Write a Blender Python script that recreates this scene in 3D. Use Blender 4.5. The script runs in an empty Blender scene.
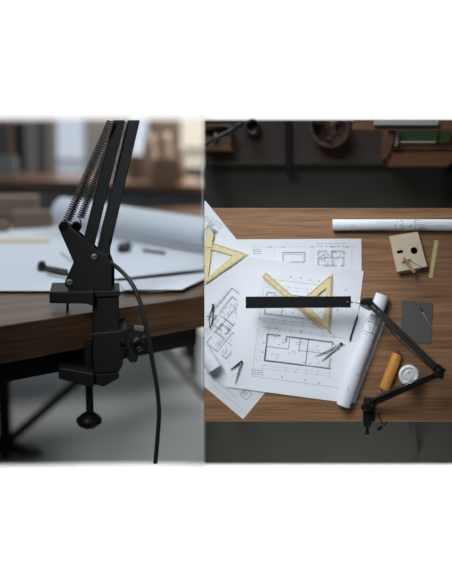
import bpy, bmesh, math, random
from mathutils import Vector as V

# ------------------------------------------------------------------ camera, world, lights
SC = bpy.context.scene
W, H = 452, 584
FPX, PPX, PPY = 833.0, 328.0, 292.0
CAMZ = 3.75
cd = bpy.data.cameras.new('camera')
cam = bpy.data.objects.new('camera', cd)
SC.collection.objects.link(cam)
cam.location = (0, 0, CAMZ)
cd.sensor_fit = 'HORIZONTAL'
cd.sensor_width = 36.0
cd.lens = 36.0 * FPX / W
cd.shift_x = -(PPX - W / 2) / W
cd.clip_start = 0.05
cd.dof.use_dof = True
cd.dof.focus_distance = 3.0
cd.dof.aperture_fstop = (cd.lens / 1000.0) / (20.0 * 3.0 / FPX)
SC.camera = cam

SC.view_settings.view_transform = 'Standard'
SC.view_settings.look = 'None'
SC.view_settings.gamma = 1.0
SC.view_settings.use_curve_mapping = False
SC.view_settings.exposure = 0.0

wd = bpy.data.worlds.new('world')
SC.world = wd
wd.use_nodes = True
nt = wd.node_tree
nt.nodes.clear()
wo = nt.nodes.new('ShaderNodeOutputWorld')
bg = nt.nodes.new('ShaderNodeBackground')
tc = nt.nodes.new('ShaderNodeTexCoord')
sx = nt.nodes.new('ShaderNodeSeparateXYZ')
cr = nt.nodes.new('ShaderNodeValToRGB')
nt.links.new(tc.outputs['Generated'], sx.inputs[0])
mr = nt.nodes.new('ShaderNodeMapRange')
mr.inputs['From Min'].default_value = -1
mr.inputs['From Max'].default_value = 1
nt.links.new(sx.outputs['Z'], mr.inputs['Value'])
nt.links.new(mr.outputs[0], cr.inputs[0])
cr.color_ramp.elements[0].position = 0.12
cr.color_ramp.elements[0].color = (1.04, 1.04, 1.04, 1)
cr.color_ramp.elements[1].position = 0.20
cr.color_ramp.elements[1].color = (0.055, 0.062, 0.072, 1)
nt.links.new(cr.outputs[0], bg.inputs[0])
nt.links.new(bg.outputs[0], wo.inputs[0])


def aim(o, target):
    d = V(target) - o.location
    o.rotation_euler = d.to_track_quat('-Z', 'Y').to_euler()


def spot(name, loc, target, watts, angle, blend, radius, col):
    l = bpy.data.lights.new(name, 'SPOT')
    l.energy = watts
    l.spot_size = math.radians(angle)
    l.spot_blend = blend
    l.shadow_soft_size = radius
    l.color = col
    o = bpy.data.objects.new(name, l)
    SC.collection.objects.link(o)
    o.location = loc
    aim(o, target)
    return o


def area(name, loc, target, watts, sx_, sy_, col, spread=180):
    l = bpy.data.lights.new(name, 'AREA')
    l.energy = watts
    l.shape = 'RECTANGLE'
    l.size = sx_
    l.size_y = sy_
    l.color = col
    l.spread = math.radians(spread)
    o = bpy.data.objects.new(name, l)
    SC.collection.objects.link(o)
    o.location = loc
    aim(o, target)
    return o


# local frame of the close-up set (its own "up" leans towards world +Y)
CAM = V((0, 0, CAMZ))


def ray(u, v):
    return V(((u - PPX) / FPX, (PPY - v) / FPX, -1.0))


F = ray(102, 100).normalized()
U = (V((0, 1, 0)) - F * F.y).normalized()
R = F.cross(U)


def loc(a, b, c):
    return CAM + R * a + F * b + U * c


def pix(u, v, D):
    return CAM + ray(u, v) * D


def onp(u, v, c):
    r = ray(u, v)
    return CAM + r * (c / r.dot(U))


def line_at_u(p, e, u):
    k = (u - PPX) / FPX
    q = p - CAM
    # q.x + s e.x = k * (-(q.z + s e.z))
    s = -(q.x + k * q.z) / (e.x + k * e.z)
    return p + e * s


def P(u, v, z):
    D = CAMZ - z
    return V(((u - PPX) / FPX * D, (PPY - v) / FPX * D, z))


M1 = 3.0 / FPX      # one photo pixel in metres on the focal plane

spot('desk_spot', (-0.75, 1.15, 2.6), (-0.15, -0.01, 0.75), 300, 40, 0.9, 0.65, (0.93, 0.97, 1.0))
area('floor_fill', (0.1, -1.75, 0.62), (0.05, -0.75, 0.0), 11, 0.8, 0.5, (1.0, 0.98, 0.94), 100)
area('window_light', loc(-0.5, 3.3, 2.8), loc(0.0, 4.3, -0.75), 58, 2.2, 1.2, (0.82, 0.92, 1.0), 140)
spot('low_floor_fill', loc(0.15, 2.0, -1.75), loc(0.2, 4.9, -2.26), 1150, 24, 1.0, 0.2, (0.94, 1.0, 0.97))  # added spot out of view, brightens the close-up floor; no window stands there
area('sideboard_fill', loc(1.1, 6.8, 1.2), loc(0.7, 6.9, -0.6), 46, 1.0, 0.5, (1.0, 0.97, 0.94), 120)  # added fill out of view, brightens the far wall and sideboard top

# ------------------------------------------------------------------ mesh helpers


class MB:
    def __init__(s):
        s.v, s.f, s.m, s.s = [], [], [], []

    def face(s, pts, mi=0, sm=False):
        i = len(s.v)
        s.v += [V(p) for p in pts]
        s.f.append(tuple(range(i, i + len(pts))))
        s.m.append(mi)
        s.s.append(sm)

    def prism(s, pts, vec, mi=0):
        n = len(pts)
        i = len(s.v)
        vec = V(vec)
        s.v += [V(p) for p in pts] + [V(p) + vec for p in pts]
        fs = [tuple(range(i, i + n)), tuple(range(i + 2 * n - 1, i + n - 1, -1))]
        for k in range(n):
            fs.append((i + k, i + n + k, i + n + (k + 1) % n, i + (k + 1) % n))
        s.f += fs
        s.m += [mi] * len(fs)
        s.s += [False] * len(fs)

    def rings(s, rings, mi=0, cap=True, closed=True, sm=True):
        i = len(s.v)
        n = len(rings[0])
        for r in rings:
            s.v += [V(p) for p in r]
        for a in range(len(rings) - 1):
            for k in range(n if closed else n - 1):
                s.f.append((i + a * n + k, i + a * n + (k + 1) % n, i + (a + 1) * n + (k + 1) % n, i + (a + 1) * n + k))
                s.m.append(mi)
                s.s.append(sm)
        if cap and closed:
            s.f.append(tuple(i + k for k in reversed(range(n))))
            s.f.append(tuple(i + (len(rings) - 1) * n + k for k in range(n)))
            s.m += [mi, mi]
            s.s += [False, False]

    def tube(s, path, rad, n=10, mi=0, cap=True):
        path = [V(p) for p in path]
        rs = rad if isinstance(rad, (list, tuple)) else [rad] * len(path)
        t0 = (path[1] - path[0]).normalized()
        ref = V((0, 0, 1)) if abs(t0.z) < 0.9 else V((1, 0, 0))
        nrm = (ref - t0 * ref.dot(t0)).normalized()
        rings = []
        for k, p in enumerate(path):
            a = path[max(k - 1, 0)]
            b = path[min(k + 1, len(path) - 1)]
            t = (b - a).normalized()
            nrm = (nrm - t * nrm.dot(t)).normalized()
            bi = t.cross(nrm)
            rings.append([p + (nrm * math.cos(2 * math.pi * j / n) + bi * math.sin(2 * math.pi * j / n)) * rs[k] for j in range(n)])
        s.rings(rings, mi, cap)

    def lathe(s, o, axis, prof, n=32, mi=0, cap=True):
        o, axis = V(o), V(axis).normalized()
        ref = V((0, 0, 1)) if abs(axis.z) < 0.9 else V((1, 0, 0))
        a = (ref - axis * ref.dot(axis)).normalized()
        b = axis.cross(a)
        s.rings([[o + axis * h + (a * math.cos(2 * math.pi * j / n) + b * math.sin(2 * math.pi * j / n)) * r for j in range(n)] for r, h in prof], mi, cap)

    def bar(s, p, q, w, h, side, mi=0):
        """rectangular bar from p to q, half widths along 'side' and the third axis"""
        p, q = V(p), V(q)
        t = (q - p).normalized()
        side = V(side)
        side = (side - t * side.dot(t)).normalized()
        oth = t.cross(side)
        pts = [p + side * w + oth * h, p - side * w + oth * h, p - side * w - oth * h, p + side * w - oth * h]
        s.prism(pts, q - p, mi)

    def build(s, name, mats, parent=None, bevel=0.0, origin=None, clip=False, cliptop=False, fix=True):
        me = bpy.data.meshes.new(name)
        bm = bmesh.new()
        vs = [bm.verts.new(p) for p in s.v]
        for f, mi, sm in zip(s.f, s.m, s.s):
            try:
                fc = bm.faces.new([vs[i] for i in f])
                fc.material_index = mi
                fc.smooth = sm
            except ValueError:
                pass
        if clip:
            n = V((0, 1, 0)).cross(ray(204.4, 292)).normalized()
            if n.x > 0:
                n = -n
            cutp(bm, CAM, n)
        if cliptop:
            n = V((1, 0, 0)).cross(ray(328, 119.9)).normalized()
            if n.y < 0:
                n = -n
            cutp(bm, CAM, n)
        if fix:
            bmesh.ops.recalc_face_normals(bm, faces=bm.faces)
        if parent is not None:
            org = V(parent.location)
            if parent.parent:
                org = org + V(parent.parent.location)
        elif origin is not None:
            org = V(origin)
        else:
            xs = [v.co for v in bm.verts]
            org = V(((min(c.x for c in xs) + max(c.x for c in xs)) / 2, (min(c.y for c in xs) + max(c.y for c in xs)) / 2, min(c.z for c in xs)))
        for v in bm.verts:
            v.co -= org
        bm.to_mesh(me)
        bm.free()
        for m in (mats if isinstance(mats, (list, tuple)) else [mats]):
            me.materials.append(m)
        o = bpy.data.objects.new(name, me)
        SC.collection.objects.link(o)
        if parent is not None:
            o.parent = parent
            if parent.type == 'MESH':
                org = V(parent.location)
                if parent.parent:
                    pass
        else:
            o.location = org
        if bevel:
            b = o.modifiers.new('bevel', 'BEVEL')
            b.width = bevel
            b.segments = 2
            b.limit_method = 'ANGLE'
            b.angle_limit = math.radians(35)
        return o


def cutp(bm, co, no):
    g = list(bm.verts) + list(bm.edges) + list(bm.faces)
    r = bmesh.ops.bisect_plane(bm, geom=g, plane_co=co, plane_no=no, clear_outer=True)
    ed = [e for e in r['geom_cut'] if isinstance(e, bmesh.types.BMEdge) and len(e.link_faces) == 1]
    if ed:
        try:
            bmesh.ops.edgenet_fill(bm, edges=ed)
        except Exception:
            pass


def tag(o, label, cat=None, group=None, kind=None):
    if label:
        o['label'] = label
    if cat:
        o['category'] = cat
    if group:
        o['group'] = group
    if kind:
        o['kind'] = kind
    return o


def thing(name, at, label, cat, group=None):
    o = bpy.data.objects.new(name, None)
    o.empty_display_size = 0.05
    SC.collection.objects.link(o)
    o.location = at
    return tag(o, label, cat, group)


# ------------------------------------------------------------------ materials


def lin(c):
    return tuple((x / 255 / 12.92) if x / 255 <= 0.04045 else ((x / 255 + 0.055) / 1.055) ** 2.4 for x in c) + (1,)


def mat(name, col, rough=0.6, metal=0.0, noise=0.0, scale=30.0, bump=0.0, spec=0.5, alpha=1.0, trans=0.0, emit=0.0):
    m = bpy.data.materials.new(name)
    m.use_nodes = True
    t = m.node_tree
    b = t.nodes['Principled BSDF']
    c = lin(col)
    b.inputs['Base Color'].default_value = c
    b.inputs['Roughness'].default_value = rough
    b.inputs['Metallic'].default_value = metal
    b.inputs['Specular IOR Level'].default_value = spec
    b.inputs['Alpha'].default_value = alpha
    b.inputs['Transmission Weight'].default_value = trans
    if emit:
        b.inputs['Emission Color'].default_value = c
        b.inputs['Emission Strength'].default_value = emit
    tcn = t.nodes.new('ShaderNodeTexCoord')
    nz = t.nodes.new('ShaderNodeTexNoise')
    nz.inputs['Scale'].default_value = scale
    nz.inputs['Detail'].default_value = 5
    t.links.new(tcn.outputs['Object'], nz.inputs['Vector'])
    if noise:
        r = t.nodes.new('ShaderNodeValToRGB')
        r.color_ramp.elements[0].color = tuple(x * (1 - noise) for x in c[:3]) + (1,)
        r.color_ramp.elements[1].color = tuple(min(1, x * (1 + noise)) for x in c[:3]) + (1,)
        r.color_ramp.elements[0].position = 0.3
        r.color_ramp.elements[1].position = 0.7
        t.links.new(nz.outputs[0], r.inputs[0])
        t.links.new(r.outputs[0], b.inputs['Base Color'])
    if bump:
        bp = t.nodes.new('ShaderNodeBump')
        bp.inputs['Strength'].default_value = bump
        bp.inputs['Distance'].default_value = 0.003
        t.links.new(nz.outputs[0], bp.inputs['Height'])
        t.links.new(bp.outputs[0], b.inputs['Normal'])
    return m


def wood(name, dark, mid, light, scale=(3, 40, 40), rough=0.45, axes=None, spec=0.4):
    """long-grain wood; axes = three vectors giving the grain frame in object space"""
    m = bpy.data.materials.new(name)
    m.use_nodes = True
    t = m.node_tree
    b = t.nodes['Principled BSDF']
    b.inputs['Roughness'].default_value = rough
    b.inputs['Specular IOR Level'].default_value = spec
    tcn = t.nodes.new('ShaderNodeTexCoord')
    if axes:
        cx = t.nodes.new('ShaderNodeCombineXYZ')
        for k, ax in enumerate(axes):
            d = t.nodes.new('ShaderNodeVectorMath')
            d.operation = 'DOT_PRODUCT'
            d.inputs[1].default_value = ax
            t.links.new(tcn.outputs['Object'], d.inputs[0])
            t.links.new(d.outputs['Value'], cx.inputs[k])
        src = cx.outputs[0]
    else:
        src = tcn.outputs['Object']
    mp = t.nodes.new('ShaderNodeMapping')
    mp.inputs['Scale'].default_value = scale
    t.links.new(src, mp.inputs[0])
    n1 = t.nodes.new('ShaderNodeTexNoise')
    n1.inputs['Scale'].default_value = 1.0
    n1.inputs['Detail'].default_value = 8
    n1.inputs['Roughness'].default_value = 0.62
    n1.inputs['Distortion'].default_value = 0.6
    t.links.new(mp.outputs[0], n1.inputs['Vector'])
    r = t.nodes.new('ShaderNodeValToRGB')
    e = r.color_ramp.elements
    e[0].position, e[0].color = 0.30, lin(dark)
    e[1].position, e[1].color = 0.72, lin(light)
    k = e.new(0.5)
    k.color = lin(mid)
    t.links.new(n1.outputs[0], r.inputs[0])
    # fine dark pores
    mp2 = t.nodes.new('ShaderNodeMapping')
    mp2.inputs['Scale'].default_value = (scale[0] * 4, scale[1] * 6, scale[2] * 6)
    t.links.new(src, mp2.inputs[0])
    n2 = t.nodes.new('ShaderNodeTexNoise')
    n2.inputs['Scale'].default_value = 1.0
    n2.inputs['Detail'].default_value = 3
    t.links.new(mp2.outputs[0], n2.inputs['Vector'])
    r2 = t.nodes.new('ShaderNodeValToRGB')
    r2.color_ramp.elements[0].position, r2.color_ramp.elements[0].color = 0.36, (0.62, 0.58, 0.55, 1)
    r2.color_ramp.elements[1].position, r2.color_ramp.elements[1].color = 0.52, (1, 1, 1, 1)
    t.links.new(n2.outputs[0], r2.inputs[0])
    mx = t.nodes.new('ShaderNodeMixRGB')
    mx.blend_type = 'MULTIPLY'
    mx.inputs[0].default_value = 1
    t.links.new(r.outputs[0], mx.inputs[1])
    t.links.new(r2.outputs[0], mx.inputs[2])
    t.links.new(mx.outputs[0], b.inputs['Base Color'])
    bp = t.nodes.new('ShaderNodeBump')
    bp.inputs['Strength'].default_value = 0.15
    bp.inputs['Distance'].default_value = 0.002
    t.links.new(n2.outputs[0], bp.inputs['Height'])
    t.links.new(bp.outputs[0], b.inputs['Normal'])
    return m


MT = {}
MT['black'] = mat('black_powder_coat', (17, 17, 17), 0.5, 0, 0.12, 60, 0.05, 0.2)
MT['blackp'] = mat('black_plastic', (15, 15, 15), 0.42, spec=0.3)
MT['head'] = mat('black_lamp_head', (19, 20, 22), 0.7, 0, 0.08, 60, 0, 0.15)
MT['rubber'] = mat('black_cable_rubber', (22, 22, 22), 0.5)
MT['steel'] = mat('spring_steel', (150, 150, 152), 0.3, 1.0)
MT['dsteel'] = mat('dark_spring_steel', (72, 70, 68), 0.4, 0.6)
MT['chrome'] = mat('brushed_nickel', (190, 188, 184), 0.3, 1.0)
MT['bolt'] = mat('bolt_head', (120, 118, 112), 0.5, 0.3)
MT['frame'] = mat('black_steel_frame', (13, 13, 13), 0.8, 0, 0.15, 20, 0, 0.2)
MT['paper'] = mat('drawing_paper', (226, 229, 234), 0.85, 0, 0.015, 6, 0.0, 0.2)
MT['papershade'] = mat('roll_inside', (170, 172, 176), 0.9, 0, 0.02, 6, 0, 0.2)
MT['ink'] = mat('dark_ink', (104, 108, 119), 0.9, 0, 0.05, 300, 0, 0.1)
MT['inkl'] = mat('pale_ink', (155, 160, 170), 0.9, 0, 0.05, 300, 0, 0.1)
MT['inkx'] = mat('faint_ink', (185, 190, 199), 0.9, 0, 0.05, 300, 0, 0.1)
MT['pink'] = mat('pink_ink', (205, 178, 180), 0.9, 0, 0.05, 300, 0, 0.1)
MT['acryl'] = mat('amber_acrylic', (222, 204, 156), 0.5, 0, 0.04, 40, 0, 0.5)
MT['acrylm'] = mat('scale_marks', (74, 68, 48), 0.6, 0, 0.05, 200)
MT['brass'] = mat('yellow_boxwood', (212, 194, 138), 0.4, 0, 0.06, 60)
MT['plast_w'] = mat('white_plastic_lid', (226, 228, 228), 0.4)
MT['paper_cup'] = mat('paper_cup', (212, 212, 208), 0.7)
MT['mat_grey'] = mat('grey_cutting_mat', (84, 83, 79), 0.8, 0, 0.08, 90, 0.1)
MT['amber'] = mat('amber_turned_wood', (200, 140, 62), 0.5, 0, 0.06, 40)
MT['red'] = mat('dark_red_end', (104, 40, 32), 0.5, 0, 0.15, 100)
MT['maple'] = mat('pale_maple', (203, 186, 160), 0.6, 0, 0.03, 25)
MT['maple2'] = wood('honey_wood', (140, 102, 66), (168, 128, 86), (186, 148, 104), (20, 90, 90), 0.5)
MT['walnut'] = wood('walnut_top', (118, 84, 57), (146, 107, 74), (168, 127, 91), (1.6, 52, 52), 0.55)
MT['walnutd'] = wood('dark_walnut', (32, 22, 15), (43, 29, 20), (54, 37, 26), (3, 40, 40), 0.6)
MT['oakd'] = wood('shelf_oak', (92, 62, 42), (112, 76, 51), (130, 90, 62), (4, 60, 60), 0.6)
MT['carpet'] = mat('dark_floor_carpet', (57, 57, 53), 0.95, 0, 0.10, 160, 0.4, 0.1)
MT['concrete'] = mat('grey_concrete', (150, 154, 156), 0.8, 0, 0.05, 3, 0.05, 0.2)
MT['green'] = mat('green_cloth_cover', (58, 84, 46), 0.8, 0, 0.1, 90)
MT['pages'] = mat('book_pages', (176, 172, 162), 0.9, 0, 0.08, 120)
MT['greyb'] = mat('grey_cover', (120, 124, 122), 0.7, 0, 0.08, 60)
MT['white'] = mat('white_cover', (172, 171, 167), 0.7, 0, 0.03, 60)
MT['crate_wood'] = wood('dull_crate_wood', (92, 70, 48), (112, 86, 60), (128, 100, 72), (20, 90, 90), 0.6)
MT['wicker'] = wood('wicker', (56, 40, 30), (76, 54, 40), (98, 72, 54), (90, 90, 160), 0.8)
MT['dark'] = mat('dark_glaze', (30, 30, 30), 0.4)
MT['plaster'] = mat('grey_plaster', (136, 130, 122), 0.9, 0, 0.06, 3)
MT['wframe'] = mat('window_frame_grey', (104, 104, 104), 0.6)
MT['daylight'] = mat('daylight_pane', (172, 180, 192), 0.5, 0, 0, 5, 0, 0.2, 1, 0, 0.65)
MT['daylightw'] = mat('warm_daylight_pane', (170, 164, 152), 0.5, 0, 0, 5, 0, 0.2, 1, 0, 0.95)
MT['tan'] = wood('tan_board', (104, 88, 70), (116, 99, 81), (128, 110, 91), (3, 20, 20), 0.8)
MT['offcut'] = mat('brown_offcut', (122, 103, 88), 0.8, 0, 0.08, 8)
MT['offcutl'] = mat('pale_offcut', (150, 134, 118), 0.8, 0, 0.08, 8)
MT['clay'] = mat('beige_clay', (160, 140, 122), 0.8, 0, 0.06, 10)
MT['clayd'] = mat('brown_clay', (124, 100, 84), 0.8, 0, 0.06, 10)
MT['darkcab'] = mat('charcoal_cabinet', (72, 72, 74), 0.7, 0, 0.08, 4)
MT['silver'] = mat('silver_tool', (158, 158, 154), 0.4, 0.25)

# =================================================================== CLOSE-UP SET (left)
pc = pix(90, 311, 3.0)
C0 = (pc - CAM).dot(U)                      # desk plane height in the local frame
CF = -5.0 * 363 / FPX                       # floor plane
Pe0, Pe1 = onp(0, 326, C0), onp(204, 296, C0)
E = (Pe1 - Pe0).normalized()                # desk edge direction
IN = U.cross(E)
if IN.dot(F) < 0:
    IN = -IN                                # into the desk
TH = 0.130

MT['walnutL'] = wood('walnut_close', (66, 48, 33), (92, 68, 47), (112, 86, 63), (1.1, 14, 22), 0.42, (E, IN, U))
MT['brownL'] = wood('brown_sideboard_top', (98, 74, 58), (124, 97, 78), (146, 116, 96), (1, 8, 8), 0.28, (E, IN, U))

# floor and back wall
bw = 7.85


def lrow(u, v, b):
    """point of the plane local depth b seen at the pixel"""
    r = ray(u, v)
    return CAM + r * (b / r.dot(F))


m = MB()
fl = [onp(-260, 463.6, CF), onp(206, 463.6, CF)]


def lbc(u, b, c):
    """point at local depth b and height c in the picture column u"""
    p = CAM + F * b + U * c
    return line_at_u(p, R, u)


flb = [lbc(-420, bw + .1, CF), lbc(206.5, bw + .1, CF)]
m.prism([fl[0], fl[1], flb[1], flb[0]], -U * 0.01)
tag(m.build('floor', MT['concrete']), 'grey concrete floor under the close-up desk', kind='structure')

m = MB()
wl = [lrow(-420, 119.3, bw), lrow(206.5, 119.3, bw)]
wb = [p - U * ((p - CAM).dot(U) - CF) for p in wl]
m.prism([wl[0], wl[1], wb[1], wb[0]], F * 0.1)
tag(m.build('wall_back', MT['plaster']), 'grey plaster wall far behind the close-up desk', kind='structure')


def panel(mb, u0, v0, u1, v1, b, t, mi=0):
    """board facing the camera: pixel box on local depth b, thickness t away from the camera"""
    a0 = lrow(u0, v0, b)
    c1 = lrow(u1, v1, b)
    x0, x1 = (a0 - CAM).dot(R), (c1 - CAM).dot(R)
    z0, z1 = (a0 - CAM).dot(U), (c1 - CAM).dot(U)
    mb.prism([loc(x0, b, z0), loc(x1, b, z0), loc(x1, b, z1), loc(x0, b, z1)], F * t, mi)


def window(name, u0, v0, u1, v1, glass, bars, label):
    m = MB()
    b = bw - 0.05
    w = 1.4
    panel(m, u0, v0, u0 + w, v1, b, 0.05)
    panel(m, u1 - w, v0, u1, v1, b, 0.05)
    panel(m, u0, v1 - w, u1, v1, b, 0.05)
    for (q0, q1) in bars:
        panel(m, u0, q0, u1, q1, b - 0.02, 0.06)
    fr = m.build(name, MT['wframe'])
    tag(fr, label, kind='structure')
    m = MB()
    panel(m, u0 + .5, v0, u1 - .5, v1 - .5, bw - 0.022, 0.02)
    g = m.build('pane', glass)
    g.parent = fr
    g.location = g.location - fr.location
    return fr


window('window_1', 56, 119, 87, 177, MT['daylight'], [(158.5, 161.5)], 'tall bluish bright window behind the springs of the lamp')
window('window_2', 128, 119, 150, 164, MT['daylight'], [], 'narrow pale window right of the lamp arms')
window('window_3', 179, 119, 207, 168, MT['daylightw'], [(147, 151.5)], 'warm white window at the right end of the far wall')

# sideboard with brown top and dark front
bs = 6.4
sb = thing('sideboard', loc(0, bs + 0.3, CF), 'long dark sideboard with a brown wooden top far behind the lamp', 'sideboard')
ct = (lrow(100, 182.5, bs) - CAM).dot(U)
cb = (lrow(100, 188.5, bs) - CAM).dot(U)
xl = (lrow(-60, 180, bs) - CAM).dot(R)
xr = (lrow(206, 180, bs) - CAM).dot(R)
m = MB()
m.prism([loc(xl, bs, ct), loc(xr, bs, ct), loc(xr, bs, cb), loc(xl, bs, cb)], F * 0.85)
m.build('top_board', MT['brownL'], sb)
m = MB()
cl = -1.15
m.prism([loc(xl, bs + .06, cb), loc(xr, bs + .06, cb), loc(xr, bs + .06, cl), loc(xl, bs + .06, cl)], F * 0.7)
m.build('carcass', MT['darkcab'], sb)
for xx, bb in ((xl + .08, bs + .12), (xl + .08, bs + .7), (xr - .05, bs + .7), (xr - .05, bs + .12)):
    m = MB()
    m.bar(loc(xx, bb, cl), loc(xx, bb, CF), .03, .03, R)
    m.build('leg', MT['frame'], sb)
for (a, b_) in ((-40, 24), (27, 88), (91, 148), (151, 205)):
    m = MB()
    panel(m, a, 189.5, b_, 232, bs + 0.03, 0.03)
    m.build('door', MT['darkcab'], sb)


def box_on(name, u0, v0, u1, b, depth, material, label, cat, group=None, rim=True):
    """open-topped box standing on the sideboard: pixel width and pixel top"""
    a = lrow(u0, v0, b)
    x0 = (a - CAM).dot(R)
    x1 = (lrow(u1, v0, b) - CAM).dot(R)
    z1 = (a - CAM).dot(U)
    t = 0.02
    m = MB()
    m.prism([loc(x0, b, z1), loc(x1, b, z1), loc(x1, b, ct), loc(x0, b, ct)], F * t)
    m.prism([loc(x0, b + depth - t, z1), loc(x1, b + depth - t, z1), loc(x1, b + depth - t, ct), loc(x0, b + depth - t, ct)], F * t)
    m.prism([loc(x0, b + t, z1), loc(x0 + t, b + t, z1), loc(x0 + t, b + t, ct), loc(x0, b + t, ct)], F * (depth - 2 * t))
    m.prism([loc(x1 - t, b + t, z1), loc(x1, b + t, z1), loc(x1, b + t, ct), loc(x1 - t, b + t, ct)], F * (depth - 2 * t))
    m.prism([loc(x0, b, ct), loc(x1, b, ct), loc(x1, b + depth, ct), loc(x0, b + depth, ct)], U * 0.015)
    o = m.build(name, material, origin=loc((x0 + x1) / 2, b + depth / 2, ct))
    return tag(o, label, cat, group)


def vase(name, u, v_top, prof_px, b, material, label):
    a = lrow(u, v_top, b)
    x = (a - CAM).dot(R)
    z1 = (a - CAM).dot(U)
    hh = z1 - ct
    k = b / FPX
    m = MB()
    pr = [(r * k, hh * h) for r, h in prof_px]
    top = pr[-1]
    pr += [(top[0] * 0.8, top[1]), (top[0] * 0.75, top[1] - hh * 0.3)]
    m.lathe(loc(x, b, ct), U, pr, 24)
    o = m.build(name, material, origin=loc(x, b, ct))
    return tag(o, label, 'vase')


GB = 'blurred things on the sideboard'
box_on('storage_box', -14, 157, 15, 6.75, 0.22, MT['greyb'], 'pale grey storage box at the left end of the sideboard', 'box')
m = MB()
for (u0, u1, v0, nm, mt, lb) in ((-6, 6, 122, 'binder', 'darkcab', 'dark upright binder at the far left of the sideboard, partly behind the pale grey box'),
                                 (7, 13.5, 121.5, 'binder', 'clayd', 'brown upright binder, second from the left on the sideboard'),
                                 (14.5, 23.5, 122, 'binder', 'dark', 'black upright binder left of the pale grey board'),
                                 (25.5, 36, 121.5, 'board', 'greyb', 'pale grey upright board leaning on the wall left of the bluish window'),
                                 (37, 44.5, 121.5, 'binder', 'darkcab', 'charcoal upright binder between the pale grey and the stone-coloured boards'),
                                 (45.5, 56, 121.5, 'board', 'plaster', 'stone-coloured upright board directly left of the bluish window')):
    m = MB()
    b = 7.05
    a = lrow(u0, v0, b)
    x0 = (a - CAM).dot(R)
    x1 = (lrow(u1, v0, b) - CAM).dot(R)
    z1 = (a - CAM).dot(U)
    m.prism([loc(x0, b, z1), loc(x1, b, z1), loc(x1, b, ct), loc(x0, b, ct)], F * (0.16 if nm == 'binder' else 0.05))
    tag(m.build(nm, MT[mt], bevel=0.006, origin=loc(x0, b, ct)), lb, nm, 'upright binders and boards on the sideboard')
m = MB()
panel(m, 149, 121, 180, 170, 7.17, 0.04)
tag(m.build('cork_board', MT['tan']), 'tan board leaning against the wall behind the clay vases', 'board')
vase('clay_vase', 150, 135, [(5, 0), (7.5, .35), (7, .6), (4.5, .85), (5.2, 1)], 6.70, MT['clay'], 'beige clay vase on the sideboard, nearest the lamp arms')
vase('clay_vase', 166, 133, [(5, 0), (6.5, .3), (6, .6), (4, .85), (4.5, 1)], 6.80, MT['clay'], 'tall beige clay vase in the middle of the three vases')
vase('clay_vase', 180, 147, [(4, 0), (5.5, .3), (5, .7), (3.5, .85), (4, 1)], 6.65, MT['clay'], 'small beige clay vase in front of the warm white window')
box_on('crate', 130, 156, 143, 6.75, 0.25, MT['clayd'], 'brown wooden crate beside the lamp arms on the sideboard', 'crate')
box_on('crate', 154, 158, 178, 6.45, 0.12, MT['clayd'], 'low brown wooden crate in front of the clay vases', 'crate')

# desk
dk = thing('desk', loc(0, 3.8, CF), 'thick walnut desk with black steel frame, lamp clamp gripping its edge', 'desk')
Pf = onp(100, 211, C0)
tl, tr = line_at_u(Pe0, E, -60), line_at_u(Pe0, E, 205.2)
bl, br = line_at_u(Pf, E, -60), line_at_u(Pf, E, 205.2)
m = MB()
m.prism([tl, tr, br, bl], -U * TH)
m.build('desktop', MT['walnutL'], dk, 0.004, fix=True)
m = MB()
q = IN * 0.05 - U * TH
m.prism([tl + q, tr + q, tr + q + IN * 0.08, tl + q + IN * 0.08], -U * 0.085)
m.build('front_rail', MT['frame'], dk)
m = MB()
q2 = -IN * 0.15 - U * TH
m.prism([bl + q2, br + q2, br + q2 - IN * 0.08, bl + q2 - IN * 0.08], -U * 0.085)
m.build('rear_rail', MT['frame'], dk)
dl = 5.12


def pl(u, v):
    return lrow(u, v, dl)


m = MB()
lt = pl(1.5, 300)
lb_ = lt - U * ((lt - CAM).dot(U) - CF)
m.bar(lt, lb_, 0.035, 0.035, R)
m.build('leg', MT['frame'], dk, 0.004)
m = MB()
m.bar(pl(84, 376), pl(-2, 450), 0.022, 0.022, U)
m.build('brace', MT['frame'], dk)
m = MB()
m.bar(pl(-4, 440), pl(42, 459), 0.030, 0.022, U)
m.build('brace', MT['frame'], dk)
m = MB()
m.bar(lrow(158, 340, 4.4), lrow(206, 398, 4.4), 0.024, 0.02, U)
tag(m.build('brace', mat('grey_steel_brace', (80, 82, 86), 0.5), dk), 'grey diagonal steel brace')


def lsheet(pts, lift, label, th=0.003):
    m = MB()
    m.prism([onp(u, v, C0 + lift) for u, v in pts], U * th)
    return tag(m.build('paper_sheet', MT['paper']), label, 'paper', None)


lsheet([(-50, 229), (118, 225), (205, 243), (205, 272), (118, 277), (-50, 292.5)], 0.001, 'broad white drawing sheet across the close-up desk, under everything')
lsheet([(-50, 266), (30, 274), (112, 281), (180, 289), (160, 292), (60, 291.5), (-50, 291.5)], 0.006, 'white sheet nearest the clamp, its back edge a bluish line')
lsheet([(60, 252), (150, 246), (205, 257), (205, 269.5), (160, 274.5), (100, 281)], 0.010, 'white sheet below the large paper roll, its front edge lifted', 0.004)
lsheet([(118, 282), (205, 273.5), (205, 279), (182, 290), (124, 290.5)], 0.014, 'small white sheet behind the hanging cable')


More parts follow.
